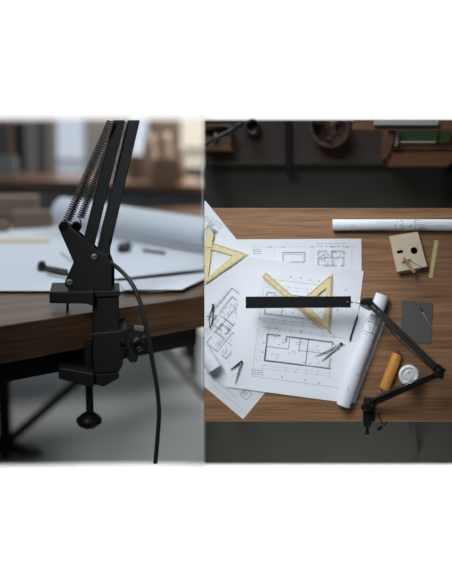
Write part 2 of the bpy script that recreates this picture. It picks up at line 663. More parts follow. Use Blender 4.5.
def roll(name, p0, p1, r, label, cat, upv, turns=2, wall=0.0, mats=None, lines=None):
    """paper wound into a spiral tube from p0 to p1"""
    p0, p1 = V(p0), V(p1)
    ax = (p1 - p0).normalized()
    upv = V(upv)
    a = (upv - ax * upv.dot(ax)).normalized()
    b = ax.cross(a)
    N = 30 * turns
    th = max(0.0006, 0.018 * r)
    m = MB()
    def cs(j, out):
        ang = math.pi * 0.75 + 2 * math.pi * turns * j / N
        rr = r * (1 - 0.11 * (turns * j / N)) - (0 if out else th)
        return a * math.cos(ang) * rr + b * math.sin(ang) * rr
    S = 8
    for sd in (True, False):
        rg = [[p0 + (p1 - p0) * (k / S) + cs(j, sd) for j in range(N + 1)] for k in range(S + 1)]
        m.rings(rg, 0, False, False)
    for j in range(N):
        for e in (p0, p1):
            m.face([e + cs(j, True), e + cs(j + 1, True), e + cs(j + 1, False), e + cs(j, False)], 0)
    for j in (0, N):
        m.face([p0 + cs(j, True), p1 + cs(j, True), p1 + cs(j, False), p0 + cs(j, False)], 0)
    # lines: (s0, ang0, s1, ang1, width, mat)
    for (s0, g0, s1, g1, w, mi) in (lines or []):
        n = 6
        L = (p1 - p0).length
        pts = []
        for k in range(n + 1):
            s_ = s0 + (s1 - s0) * k / n
            g = math.radians(g0 + (g1 - g0) * k / n)
            pts.append((s_, g))
        for k in range(n):
            (sa, ga), (sb_, gb) = pts[k], pts[k + 1]
            ds, dg = (s1 - s0) * L, math.radians(g1 - g0) * r
            l = math.hypot(ds, dg) or 1
            ns, ng = -dg / l * w / 2 / L, ds / l * w / 2 / r
            rr = r + 0.0006
            def pt(s_, g):
                return p0 + (p1 - p0) * s_ + (a * math.cos(g) + b * math.sin(g)) * rr
            m.face([pt(sa + ns, ga + ng), pt(sb_ + ns, gb + ng), pt(sb_ - ns, gb - ng), pt(sa - ns, ga - ng)], mi)
    return m, ax


rl0, rl1 = onp(63, 229, C0), onp(212, 255, C0)
r_l = 15.5 * ((rl0 - CAM).dot(F) + (rl1 - CAM).dot(F)) / 2 / FPX
rl0, rl1 = rl0 + U * (r_l + .018), rl1 + U * (r_l + .018)
m, _ = roll('paper_roll', rl0, rl1, r_l, '', '', U)
tag(m.build('paper_roll', [MT['paper']], fix=False), 'large white paper roll lying on the close-up desk behind the lamp arms', 'paper roll')

# small blurred tools on the sheets
cp = thing('drawing_compass', onp(45, 270, C0 + .01), 'dark drawing compass lying on white sheet left of the lamp bracket', 'compass')
cu = C0 + 0.03
m = MB()
m.tube([onp(46, 270, cu), onp(68, 274.5, cu)], 0.009, 8)
m.build('leg', MT['dark'], cp)
m = MB()
m.tube([onp(46, 267, cu), onp(67, 271, cu)], 0.007, 8)
m.build('leg', MT['dark'], cp)
m = MB()
m.lathe(onp(42, 270, C0 + .009), U, [(0.018, 0), (0.020, .015), (0.014, .035), (0.008, .04)], 16)
m.build('hinge', MT['dark'], cp)
m = MB()
m.tube([onp(119, 249, C0 + .035), onp(128, 243, C0 + .055), onp(131, 247, C0 + .035)], 0.010, 8)
m.lathe(onp(124, 250, C0 + .022), U, [(0.035, 0), (0.03, .03), (0.01, .035)], 12)
tag(m.build('bulldog_clip', MT['darkcab']), 'dark bulldog clip on the sheet just right of the lamp arms', 'clip')
m = MB()
m.tube([onp(143, 250, C0 + .022), onp(165, 253, C0 + .022)], 0.007, 8)
tag(m.build('pencil', MT['dark']), 'dark pencil lying in front of the large paper roll', 'pencil')
m = MB()
m.prism([onp(-40, 243, C0 + .005), onp(50, 242.5, C0 + .005), onp(50, 239.5, C0 + .005), onp(-40, 240, C0 + .005)], U * 0.006)
tag(m.build('ruler', MT['acryl']), 'yellowish ruler lying across the sheet at the far left', 'ruler')
for (u0, v0, u1, v1, hh, mt, lb) in ((-30, 233, 8, 230, .05, 'offcut', 'brown wood strip lying lowest in the pile at the back of the desk'),
                                    (12, 229, 52, 224, .09, 'offcut', 'brown wood block at the right end of the pile at the back of the desk'),
                                    (-30, 219, 38, 214, .13, 'offcutl', 'long pale wood strip across the back of the pile')):
    m = MB()
    p, q = onp(u0, v0, C0 + .006), onp(u1, v0 - 1.5, C0 + .006)
    m.prism([p, q, q + F * 0.12, p + F * 0.12], U * hh)
    tag(m.build('wood_strip', MT[mt], bevel=0.004), lb, 'wood', 'wood offcuts at the back of the close-up desk')

# ---- the lamp in close-up
lamp = thing('desk_lamp', pix(95, 311, 3.0), 'black spring-arm desk lamp seen close up, clamped to the thick walnut edge', 'lamp')


def pp(mb, pts, D, t, mi=0):
    mb.prism([pix(u, v, D) for u, v in pts], F * t, mi)


def part(name, pts, D, t, material='black', bevel=0.004, parent=None):
    m = MB()
    pp(m, pts, D, t)
    return m.build(name, MT[material], parent or lamp, bevel)


def arc(cx, cy, r, a0, a1, n=6):
    return [(cx + r * math.cos(math.radians(a0 + (a1 - a0) * k / n)), cy + r * math.sin(math.radians(a0 + (a1 - a0) * k / n))) for k in range(n + 1)]


# clamp
part('top_jaw', [(49.3, 292), (94, 291.5), (94, 306.5), (86, 304), (49.3, 303.5)], 2.90, 0.16)
part('clamp_body', [(92.5, 297.5), (119, 297.5), (119, 333), (92.5, 334)], 2.93, 0.12)
part('body_cap', [(91.5, 290.8), (120, 290.8), (120, 296.8), (91.5, 297.3)], 2.92, 0.14, 'black', 0.003)
part('slide_block', [(92, 333.5), (119, 331.0), (126.5, 329.2), (126, 343), (122.5, 366), (119, 372), (93.5, 374)], 2.90, 0.17)
part('slide_foot', [(93.5, 374.5), (119, 372.5), (119, 378.5), (104, 387), (93, 384.5)], 2.905, 0.14)
part('guide_post', [(84.5, 344), (92, 342), (92, 374), (84.5, 374)], 2.97, 0.05)
part('lower_jaw', [(58.5, 368), (84, 372), (94, 374), (94, 387.5), (84, 386), (58.5, 379)], 2.88, 0.17)
m = MB()
n = 30
path, rad = [], []
for k in range(n * 2 + 1):
    path.append(pix(89 + 0.02 * k, 384 + 31.0 * k / (2 * n), 2.955))
    rad.append(M1 * (4.0 if k % 2 else 3.2))
m.tube(path, rad, 12)
scr = m.build('clamp_screw', MT['blackp'], lamp)
m = MB()
kc = pix(89.5, 413.5, 2.955)
m.lathe(kc + U * 0.004, -U, [(0.018, 0), (0.030, .008), (0.045, .022), (0.047, .034), (0.036, .050), (0.014, .058)], 9)
m.build('screw_knob', MT['blackp'], scr, 0.004)
m = MB()
wx = pix(118, 343, 2.93)
m.tube([wx, pix(134, 344, 2.86)], 0.0145, 14)
wsc = m.build('wing_screw', MT['blackp'], lamp)
part('wing_knob', [(128.5, 335)] + [(134, 328), (137, 328.2), (145.5, 329.5), (145.3, 334), (141, 337), (143, 343), (139.5, 351), (137, 363), (131, 363.5), (127.5, 360), (128, 351), (125, 346), (126, 339)], 2.82, 0.05, 'blackp', 0.006, wsc)
m = MB()
m.lathe(pix(137.5, 343, 2.82), -F, [(0.024, -.005), (0.024, .02), (0.017, .026), (0.010, .026), (0.009, .012)], 20)
m.build('wing_hub', MT['blackp'], wsc)
m = MB()
m.tube([onp(67.5, 309.5, C0), pix(67.5, 303, 3.0)], 0.005, 8)
m.build('grip_pin', MT['steel'], lamp)

# bracket, arms
plate = arc(63.3, 227.2, 4.9, 150, 300, 8) + [(99, 252), (108, 255), (112, 266), (112, 290.6), (70, 290.6)] + arc(69.5, 283.5, 4.9, 120, 200, 4) + [(73.6, 262.5)]
bpl = part('bracket_plate', plate, 2.925, 0.014, 'black', 0.003)
part('bracket_plate', [(u + 2.5, v - 1) for u, v in plate], 3.03, 0.014, 'black', 0.003)
part('bracket_base', [(70, 284), (112, 284), (112, 291), (70, 291)], 2.94, 0.09)
for (u, v, r) in ((94.3, 256.8, 3.1), (69.6, 282.3, 3.1)):
    m = MB()
    m.lathe(pix(u, v, 2.925), -F, [(r * M1, -.004), (r * M1, .004), (r * M1 * .75, .008), (r * M1 * .3, .008), (r * M1 * .25, .003)], 16)
    m.build('bolt', MT['bolt'], bpl)
for (u, v) in ((64, 226.5), (76, 227)):
    m = MB()
    D0 = 2.92 if u < 70 else 2.99
    m.tube([pix(u, v, D0), pix(u, v, D0) + F * 0.05], 0.016, 12)
    m.build('spring_pin', MT['black'], lamp)
TOPV = 120.4


def arm(name, b0, b1, t0, t1, D, t):
    m = MB()
    pp(m, [b0, b1, t1, t0], D, t)
    return m.build(name, MT['black'], lamp, 0.003)


arm('arm_bar', (82, 246), (93.5, 250), (113.3, TOPV), (125, TOPV), 2.955, 0.055)
arm('arm_bar', (96, 254), (108.5, 256), (128, TOPV), (140, TOPV), 2.945, 0.055)
arm('arm_cheek', (99, 252), (110.5, 258), (104.5, 235), (110, 236), 2.935, 0.01)


def spring(a, b, D, D2, Rpx, turns, material, wire=0.40, hook=None, steps=12):
    m = MB()
    p, q = pix(a[0], a[1], D), pix(b[0], b[1], D2)
    ax = (q - p).normalized()
    s = (F - ax * F.dot(ax)).normalized()
    o = ax.cross(s)
    N = turns * steps
    path = []
    if hook:
        hp = pix(hook[0], hook[1], D)
        path += [hp + o * 0.010 - ax * 0.012, hp - o * 0.012 - ax * 0.012, hp - o * 0.014 + ax * 0.006, p - ax * 0.012 - o * 0.006, p - ax * 0.006]
    for k in range(N + 1):
        g = 2 * math.pi * k / steps
        path.append(p + (q - p) * (k / N) + (s * math.cos(g) + o * math.sin(g)) * Rpx * M1)
    m.tube(path, wire * M1, 5)
    return m.build('spring', MT[material], lamp)


spring((67, 221), (111.5, 121), 2.945, 2.945, 3.9, 46, 'dsteel', 0.72, (64, 226.5))
spring((80.5, 218), (119, 121.5), 3.02, 3.02, 3.4, 46, 'dsteel', 0.66, (77, 227))
spring((112.5, 180), (126.6, 121), 2.938, 2.938, 1.3, 26, 'steel', 0.42)
# cable


def bez(pts, n=10):
    out = []
    P_ = [V(p) for p in pts]
    P_ = [P_[0] * 2 - P_[1]] + P_ + [P_[-1] * 2 - P_[-2]]
    for i in range(1, len(P_) - 2):
        for k in range(n):
            t = k / n
            a, b, c, d = P_[i - 1], P_[i], P_[i + 1], P_[i + 2]
            out.append(0.5 * (2 * b + (c - a) * t + (2 * a - 5 * b + 4 * c - d) * t * t + (3 * b - a - 3 * c + d) * t ** 3))
    out.append(P_[-2])
    return out


m = MB()
cpts = [(104, 258, 2.99), (110, 262.5, 2.94), (119, 269, 2.88), (130, 281, 2.84), (139, 299, 2.83), (146, 325, 2.83), (151.5, 356, 2.84), (157, 388, 2.86), (159, 412, 2.87), (157.5, 438, 2.88), (155.3, 463.4, 2.88)]
m.tube(bez([pix(*c) for c in cpts], 10), 2.1 * M1, 12)
m.build('power_cable', MT['rubber'], lamp)
m = MB()
m.tube([pix(104, 259, 2.98), pix(109.5, 262.2, 2.945)], [2.9 * M1, 3.0 * M1], 12)
m.build('cable_sleeve', MT['black'], lamp)

# =================================================================== TOP-DOWN SET (right)
Z0 = 0.75
ULF = 204.4
m = MB()
m.prism([P(ULF, 120.4, 0), P(480, 120.4, 0), P(480, 464, 0), P(ULF, 464, 0)], (0, 0, -0.02))
tag(m.build('floor', MT['carpet']), 'dark floor around the desk seen from above', kind='structure')

# desk
dk2 = thing('desk', P(330, 314, 0), 'walnut desk seen from above, covered with building drawings', 'desk')
m = MB()
m.prism([P(ULF, 208, Z0), P(478, 208, Z0), P(478, 421.6, Z0), P(ULF, 421.6, Z0)], (0, 0, -0.032))
m.build('desktop', MT['walnut'], dk2, 0.0015)
for v in (214, 410):
    m = MB()
    m.prism([P(212, v, Z0 - .033), P(470, v, Z0 - .033), P(470, v + 6, Z0 - .033), P(212, v + 6, Z0 - .033)], (0, 0, -0.045))
    m.build('frame_rail', MT['frame'], dk2)
for (u, v, du, dv) in ((214, 222, 0, 0), (468, 222, 0, 0), (214, 408, 0, 0)):
    m = MB()
    a = P(u, v, Z0 - 0.08)
    m.bar(a, V((a.x, a.y, 0)), 0.02, 0.02, (1, 0, 0))
    m.build('leg', MT['frame'], dk2)
m = MB()
m.bar(P(411, 417, Z0 - 0.08), P(416, 458, 0.012), 0.012, 0.010, (1, 0, 0))
m.build('leg', MT['frame'], dk2)

# ---- sheets with drawings
rnd = random.Random(7)
XM = ['paper', 'ink', 'inkl', 'inkx', 'pink']


class Sheet:
    def __init__(s, corners, z, lift=None):
        """corners TL TR BR BL in photo pixels on the desk plane"""
        s.c = [V((a, b)) for a, b in corners]
        s.z = z
        s.lift = lift or (lambda p, q: 0.0)
        s.m = MB()
        n = 14
        def zz(i, j):
            return s.at(i / n, j / n, 0)
        for i in range(n):
            for j in range(n):
                s.m.face([zz(i, j), zz(i + 1, j), zz(i + 1, j + 1), zz(i, j + 1)], 0, True)

    def px(s, p, q):
        return (s.c[0] * (1 - p) + s.c[1] * p) * (1 - q) + (s.c[3] * (1 - p) + s.c[2] * p) * q

    def at(s, p, q, dz):
        w = s.px(p, q)
        return P(w.x, w.y, s.z + s.lift(p, q) + dz)

    def uv(s, u, v):
        """sheet coordinates of a photo pixel"""
        p = q = 0.5
        for _ in range(12):
            e = V((u, v)) - s.px(p, q)
            dp = (s.px(p + .01, q) - s.px(p, q)) / .01
            dq = (s.px(p, q + .01) - s.px(p, q)) / .01
            det = dp.x * dq.y - dp.y * dq.x
            p += (e.x * dq.y - e.y * dq.x) / det
            q += (dp.x * e.y - dp.y * e.x) / det
        return p, q

    def seg(s, a, b, w=0.5, mi=1):
        """line between two photo pixels"""
        a, b = V(a), V(b)
        d = b - a
        L = d.length
        if L < 1e-4:
            return
        nrm = V((-d.y, d.x)) / L * w / 2
        k = max(1, int(L / 12))
        for i in range(k):
            p0, p1 = a + d * (i / k), a + d * ((i + 1) / k)
            q = []
            for t in (p0 + nrm, p1 + nrm, p1 - nrm, p0 - nrm):
                pq = s.uv(t.x, t.y)
                if not (-0.001 <= pq[0] <= 1.001 and -0.001 <= pq[1] <= 1.001):
                    break
                q.append(s.at(pq[0], pq[1], 0.0005))
            if len(q) == 4:
                s.m.face(q, mi)

    def poly(s, pts, w=0.5, mi=1, close=False):
        for a, b in zip(pts, pts[1:] + (pts[:1] if close else [])):
            s.seg(a, b, w, mi)

    def frame(s, ins, mi=3, w=0.35):
        c = [s.px(*t) for t in ((ins, ins), (1 - ins, ins), (1 - ins, 1 - ins), (ins, 1 - ins))]
        s.poly([(x.x, x.y) for x in c], w, mi, True)

    def text(s, o, ex, ey, w, rows, rng=rnd, mi=2, gap=2.0):
        o, ex, ey = V(o), V(ex), V(ey)
        for r in range(rows):
            x = 0
            while x < w:
                l = rng.uniform(1.0, 3.2)
                a = o + ex * x + ey * (gap * r)
                b = o + ex * min(w, x + l) + ey * (gap * r)
                s.seg(a, b, 0.75, mi)
                x += l + 0.9

    def plan(s, o, ex, ey, w, h, rng, wt=0.75):
        """a floor plan: outer walls, rooms, doors, dimension lines, specks of lettering"""
        o, ex, ey = V(o), V(ex).normalized(), V(ey).normalized()
        def q(x, y):
            return o + ex * x + ey * y
        def ln(x0, y0, x1, y1, ww=wt, mi=1):
            s.seg(q(x0, y0), q(x1, y1), ww, mi)
        for (x0, y0, x1, y1) in ((0, 0, w, 0), (w, 0, w, h), (w, h, 0, h), (0, h, 0, 0)):
            g = rng.uniform(.2, .7)
            hw = rng.uniform(.04, .1)
            for a, b in ((0, g - hw), (g + hw, 1)):
                ln(x0 + (x1 - x0) * a, y0 + (y1 - y0) * a, x0 + (x1 - x0) * b, y0 + (y1 - y0) * b)
                dx, dy = (0, 1.2) if y0 == y1 else (1.2, 0)
                sg = 1 if (x0, y0) == (0, 0) else -1
                if (x0, y0) == (0, h):
                    sg = 1
                ln(x0 + (x1 - x0) * a + dx * sg, y0 + (y1 - y0) * a + dy * sg, x0 + (x1 - x0) * b + dx * sg, y0 + (y1 - y0) * b + dy * sg, .3, 2)
        xs = sorted(rng.uniform(.2, .8) * w for _ in range(2))
        for x in xs:
            y0, y1 = rng.choice(((0, .45), (.35, 1), (0, 1)))
            ln(x, y0 * h, x, y1 * h, wt * .8)
        y = rng.uniform(.35, .65) * h
        ln(0, y, xs[0], y, wt * .8)
        ln(xs[1], y, w, y, wt * .7)
        for _ in range(6):
            x, yy = rng.uniform(.05, .85) * w, rng.uniform(.08, .85) * h
            a, b = rng.uniform(2, 5), rng.uniform(1.5, 4)
            s.poly([q(x, yy), q(x + a, yy), q(x + a, yy + b), q(x, yy + b)], .3, 2, True)
        for _ in range(4):      # door swings
            x, yy = rng.uniform(.1, .8) * w, rng.uniform(.1, .8) * h
            s.poly([q(x + 4 * math.cos(t * .26), yy + 4 * math.sin(t * .26)) for t in range(7)], .3, 2)
        for dd in (4.5, 7.5):
            ln(-2, -dd, w + 2, -dd, .28, 3)
            ln(-dd, -2, -dd, h + 2, .28, 3)
            ln(-2, h + dd, w + 2, h + dd, .28, 3)
            for k in range(7):
                x = w * k / 6 + rng.uniform(-1, 1)
                ln(x, -dd - 1, x, -dd + 1, .4, 2)
                ln(x, h + dd - 1, x, h + dd + 1, .4, 2)
        for _ in range(12):
            x, yy = rng.uniform(0, w), rng.uniform(0, h)
            ln(x, yy, x + rng.uniform(1.2, 3), yy, .6, 2)

    def finish(s, label, group=None):
        o = s.m.build('drawing_sheet', [MT[k] for k in XM], clip=True, fix=False)
        return tag(o, label, 'drawing', group)


GS = 'building drawings on the desk'
# sheet lying lowest, bottom corner pointing to the viewer
ex, ey = V((.763, .646)), V((-.635, .772))
c = V((243, 419.3))
SA = Sheet([tuple(c - ex * 130 - ey * 112), tuple(c - ey * 112), tuple(c), tuple(c - ex * 130)], Z0 + 0.0004, lambda p, q: 0)
e1, e2 = V((.62, -.78)), V((.78, .62))
SA.plan((211, 323), (.62, -.78), (.78, .62), 34, 19, random.Random(3), .55)
SA.plan((206, 343), (.62, -.78), (.78, .62), 25, 26, random.Random(12), .55)
SA.poly([(213, 311), (232, 288), (239, 294)], .7, 1)
SA.text((240, 317.5), (.98, .1), (0, 1), 9, 5, mi=2)
SA.poly([(240, 394), (246, 388), (252, 394), (246, 400)], .6, 2, True)
SA.text((243, 392), (.6, -.6), (.6, .6), 5, 3)
SA.text((243, 391), (.77, .64), (-.6, .77), 6, 2)
SA.seg((206, 372), (236, 397), .4, 2)
SA.seg((212, 384), (242, 409), .35, 4)
SA.finish('lowest drawing sheet, its corner pointing at the front edge of the desk', GS)
# sheet at the back left, overhanging the desk's back edge
ex, ey = V((.63, .777)), V((-.777, .63))
c = V((205.2, 200.5))
SB = Sheet([tuple(c), tuple(c + ex * 75), tuple(c + ex * 75 + ey * 60), tuple(c + ey * 60)], Z0 + 0.0012, lambda p, q: 0)
SB.poly([(208, 222), (213, 226), (210, 231)], .6, 2)
SB.plan((208, 225), (.8, .55), (-.55, .8), 12, 7, random.Random(5), .6)
SB.text((206, 216), (.63, .777), (-.777, .63), 12, 2)
SB.poly([(211, 206), (222, 222), (231, 233)], .3, 3)
SB.finish('drawing sheet at the back left, its corner overhanging the back edge of the desk', GS)
# back sheet, square to the desk
SCB = Sheet([(236.5, 239.3), (361.3, 238.7), (361.8, 290), (236, 290)], Z0 + 0.0020, lambda p, q: 0.002 * max(0, 1 - q * 6))
SCB.poly([(283, 252.5), (305, 252.5), (305, 262), (283, 262)], .7, 1, True)
SCB.poly([(285, 254.5), (303, 254.5), (303, 264)], .4, 2)
SCB.plan((318, 251), (1, 0), (0, 1), 26, 15, random.Random(9), .6)
SCB.text((253, 249.5), (1, 0), (0, 1), 8, 3)
SCB.seg((250, 247), (357, 246.5), .3, 3)
SCB.seg((274, 246), (274, 262), .3, 3)
SCB.seg((352, 246), (352, 268), .3, 3)
for x in (268, 281, 310, 330, 345):
    SCB.seg((x, 247), (x + 4, 247), .8, 2)
SCB.finish('drawing sheet square to the desk, peeking out behind the large sheet', GS)
# large sheet under the lamp head
SM = Sheet([(245, 256.5), (363.8, 271), (347, 403), (226.6, 387)], Z0 + 0.0034, lambda p, q: 0.004 * max(0, 1 - q * 5) ** 2 + 0.003 * max(0, q * 6 - 5) ** 2)
ax_, ay_ = (V((118.8, 14.5))).normalized(), (V((-17.5, 131))).normalized()
SM.plan((267.5, 334), ax_, ay_, 66, 27, random.Random(21), .7)
SM.poly([(267.3, 334), (280, 335.5)], 0.85, 1)
SM.poly([(286, 341), (286.5, 336.5), (308.5, 339.3), (305.5, 364.5)], 0.85, 1)
SM.poly([(267.3, 334), (265, 360.5), (305.5, 365.5), (331, 369)], 0.9, 1)
SM.poly([(308.5, 339.3), (332, 342.3), (340, 350)], .7, 1)
SM.plan((267, 292), ax_, ay_, 60, 22, random.Random(31), .6)
SM.poly([(258, 328), (252, 376), (340, 388)], .35, 2)
SM.poly([(262, 327), (345, 338)], .35, 2)
SM.poly([(265, 279), (258, 326)], .35, 3)
SM.seg((270, 279), (330, 286.5), .35, 2)
SM.text((252, 369.5), ax_, ay_, 12, 3)
for (u, v) in ((281, 377), (304, 380), (318, 383), (262, 306), (259, 318), (263, 343), (262, 352), (290, 277), (300, 278), (309, 280), (318, 281), (338, 298), (337, 310), (345, 290), (344, 345), (330, 333), (300, 331), (276, 328)):
    SM.seg((u, v), (u + 1.6, v + .2), 1.3, 2)
SM.finish('large floor-plan sheet under the bar head of the lamp', GS)
# narrow sheet under the diagonal roll
SD = Sheet([(362, 300), (386.3, 318.5), (354.8, 403.5), (336, 398)], Z0 + 0.0052)
SD.text((376, 335), (-.35, .93), (-.93, -.35), 9, 2, mi=3)
SD.finish('narrow drawing sheet showing along the right side of the diagonal roll', GS)


# ---- rolls
def desk_roll(a, b, rpx, zoff, label, lines=None):
    r = rpx * M1
    z = Z0 + zoff + r
    m, _ = roll('paper_roll', P(a[0], a[1], z), P(b[0], b[1], z), r, '', '', (0, 0, 1), 3, lines=lines)
    return tag(m.build('paper_roll', [MT['paper'], MT['ink'], MT['inkl'], MT['inkx'], MT['pink']], clip=True, fix=False), label, 'paper roll', 'paper rolls on the desk seen from above')


def rl(rng, s0, s1, n, g0=-70, g1=70):
    out = []
    for _ in range(n):
        s_ = rng.uniform(s0, s1)
        g = rng.uniform(g0, g1)
        if rng.random() < .5:
            out.append((s_, g, s_, g + rng.uniform(15, 50), .0016, rng.choice((1, 2, 2))))
        else:
            out.append((s_, g, s_ + rng.uniform(.02, .06), g, .0014, rng.choice((1, 2, 2, 3))))
    return out


rr = random.Random(4)
L1 = rl(rr, .42, .58, 16, -60, 50) + [(.47, -70, .47, 60, .0018, 2), (.56, -70, .56, 60, .0018, 2), (.125, 5, .15, 8, .003, 4), (.3, -20, .42, -20, .001, 3), (.56, -20, .8, -22, .001, 3), (.62, 10, .75, 10, .001, 3)]
desk_roll((332.5, 225), (480, 225), 5.9, 0.0, 'long white paper roll along the back edge of the desk', L1)
L2 = rl(rr, .17, .36, 22) + [(.19, -55, .19, 45, .0022, 1), (.34, -60, .34, 30, .0022, 1), (.19, -20, .34, -20, .002, 1), (.26, -55, .26, -20, .002, 1), (.25, -20, .25, 40, .0018, 2)] + [(.14, -60, .14, 60, .002, 1)] + rl(rr, .4, .9, 5)
desk_roll((382.4, 294.6), (342.8, 405.5), 7.3, 0.0065, 'white drawing roll lying diagonally beside the large sheet', L2)
desk_roll((190, 331), (214.6, 369), 7.8, 0.002, 'short white roll end lying at the left edge of the sheets')


# ---- set squares and rulers
def plate_ring(name, outer, inner, z, th, label, cat, material, ticks=True, group=None):
    m = MB()
    n = len(outer)
    for (zz_, flip) in ((z + th, False), (z, True)):
        for k in range(n):
            a, b = outer[k], outer[(k + 1) % n]
            c_, d = inner[(k + 1) % n], inner[k]
            m.face([P(*a, zz_), P(*b, zz_), P(*c_, zz_), P(*d, zz_)], 0)
    for loop in (outer, inner):
        for k in range(n):
            a, b = loop[k], loop[(k + 1) % n]
            m.face([P(*a, z), P(*b, z), P(*b, z + th), P(*a, z + th)], 0)
    if ticks:
        for k in range(n):
            a, b = V(outer[k]), V(outer[(k + 1) % n])
            d = b - a
            L = d.length
            ctr = sum((V(o_) for o_ in outer), V((0, 0))) / n
            nr = V((-d.y, d.x)) / L
            if nr.dot(ctr - a) < 0:
                nr = -nr
            q = 4.0
            i = 0
            while q < L - 4:
                l = 1.9 if i % 5 == 0 else 1.1
                p = a + d / L * q
                t = d / L * 0.27
                m.face([P(*(p - t + nr * .35), z + th + .0003), P(*(p + t + nr * .35), z + th + .0003), P(*(p + t + nr * (.35 + l)), z + th + .0003), P(*(p - t + nr * (.35 + l)), z + th + .0003)], 1)
                q += 1.5
                i += 1
    o = m.build(name, [material, MT['acrylm']], clip=True)
    return tag(o, label, cat, group)


plate_ring('set_square', [(203, 239.5), (248.3, 254.2), (203, 285.5)], [(211.5, 249.5), (232.5, 255.4), (208, 277)], Z0 + 0.005, 0.003,
           'yellow acrylic set square at the left edge, its tip on the large sheet', 'set square', MT['acryl'])
plate_ring('set_square', [(332.5, 273.2), (329.2, 331.8), (296, 304.5)], [(326.2, 287.5), (323.8, 321.5), (306.5, 304.2)], Z0 + 0.0105, 0.003,
           'yellow acrylic set square lying under the bar head of the lamp', 'set square', MT['acryl'])


def ruler(name, a, b, w, z, th, label, material, ticks=1.5, group=None):
    a, b = V(a), V(b)
    d = (b - a).normalized()
    n = V((-d.y, d.x)) * w / 2
    m = MB()
    m.prism([P(*(a + n), z + th), P(*(b + n), z + th), P(*(b - n), z + th), P(*(a - n), z + th)], (0, 0, -th))
    q = 1.5
    L = (b - a).length
    i = 0
    while q < L - 1:
        p = a + d * q
        l = w * (.5 if i % 5 == 0 else .3)
        e = n.normalized()
        t = d * .2
        for sg in (1, -1):
            s0 = p + n * sg - e * sg * .2
            s1 = s0 - e * sg * l
            m.face([P(*(s0 - t), z + th + .0003), P(*(s0 + t), z + th + .0003), P(*(s1 + t), z + th + .0003), P(*(s1 - t), z + th + .0003)], 1)
        q += ticks
        i += 1
    o = m.build(name, [material, MT['acrylm']], clip=True)
    return tag(o, label, 'ruler', group)


ruler('ruler', (263.6, 274.3), (322, 325.5), 6.6, Z0 + 0.0068, 0.003, 'yellow acrylic ruler lying diagonally under the set square and lamp head', MT['acryl'])
ruler('ruler', (436.8, 240.3), (430.6, 277.6), 4.2, Z0, 0.004, 'short yellow ruler lying right of the wooden box', MT['brass'], 1.7)
m = MB()
cv = arc(206.5, 236, 7.2, -100, 40, 10) + [(212.5, 247), (205, 247.5)]
cv2 = arc(205.5, 236.5, 2.2, -100, 40, 10) + [(206, 240), (203, 240)]
for k in range(len(cv) - 1):
    m.prism([P(*cv[k], Z0 + .0112), P(*cv[k + 1], Z0 + .0112), P(*cv2[k + 1], Z0 + .0112), P(*cv2[k], Z0 + .0112)], (0, 0, -.0028))
tag(m.build('french_curve', MT['acryl'], clip=True), 'rounded end of a yellow drawing curve lying over the left set square', 'drawing curve')


# ---- compasses, pencils
def compass(hinge, t1, t2, z, label, w=.55, mats=('dark', 'silver'), r0=1.3):
    h = P(*hinge, z)
    t = thing('drawing_compass', V((h.x, h.y, z)), label, 'compass', 'drawing compasses on the sheets')
    r = w * M1
    for tip, mt in ((t1, mats[0]), (t2, mats[1])):
        m = MB()
        a, b = P(*hinge, z + r * 1.5), P(*tip, z + r * .6)
        mid = a.lerp(b, .6)
        m.tube([a, a.lerp(b, .1), mid, b], [r * 1.1, r * 1.4, r * 1.0, r * .45], 8)
        m.build('leg', MT[mt], t)
    m = MB()
    m.lathe(h, (0, 0, 1), [(r0 * M1, 0), (r0 * M1, .006), (r0 * .6 * M1, .009)], 14)
    m.build('hinge', MT['dark'], t)
    return t


compass((341.2, 343.6), (316.8, 355.8), (322, 360.5), Z0 + .0082, 'steel drawing compass lying open near the lower floor plan', .75, ('silver', 'silver'), 1.4)
compass((241.4, 361.7), (230.5, 369.8), (235.2, 384), Z0 + .0082, 'drawing compass with one pale leg at the lower left of the large sheet', .75, ('dark', 'silver'), 1.3)
dv = compass((213.2, 304.8), (208.6, 319), (213.0, 318), Z0 + .0045, 'slender dark divider lying on the lowest sheet at the left edge', .42, ('dark', 'dark'), 1.1)
m = MB()
m.tube([P(208.8, 318, Z0 + .006), P(210, 328.5, Z0 + .006)], [.0016, .0006], 8)
m.tube([P(213.0, 317.5, Z0 + .006), P(210.3, 328.5, Z0 + .006)], [.0022, .0008], 8)
m.build('needle', MT['dark'], dv)
m = MB()
m.tube([P(206.2, 316.5, Z0 + .008), P(217, 315.6, Z0 + .008)], .0012, 8)
m.build('crossbar', MT['dark'], dv)
m = MB()
m.tube([P(357.6, 314, Z0 + .0085), P(357, 317.5, Z0 + .0085), P(351, 336, Z0 + .0085), P(349.9, 341, Z0 + .0085)], [.0008, .0034, .0034, .003], 6)
pen = m.build('pencil', MT['dark'])
tag(pen, 'black pencil lying on the large sheet left of the diagonal roll', 'pencil')
m = MB()
m.tube([P(357.9, 312.6, Z0 + .0085), P(357.5, 314.6, Z0 + .0085)], [.0003, .0011], 6)
o = m.build('lead_tip', MT['ink'])
o.parent = pen
o.location = o.location - pen.location

# ---- wooden box with two cut-outs
zb = Z0 + 0.040
bx = thing('wooden_box', P(408, 254, Z0), 'small pale wooden box with a rectangular and a round cut-out', 'box')
TLc, TRc, BRc, BLc = [P(*t, zb) for t in ((389.2, 236.3), (417.8, 231.5), (427.2, 266.5), (396.8, 271.8))]


def bxp(p, q, z=zb):
    w = (TLc * (1 - p) + TRc * p) * (1 - q) + (BLc * (1 - p) + BRc * p) * q
    return V((w.x, w.y, z))


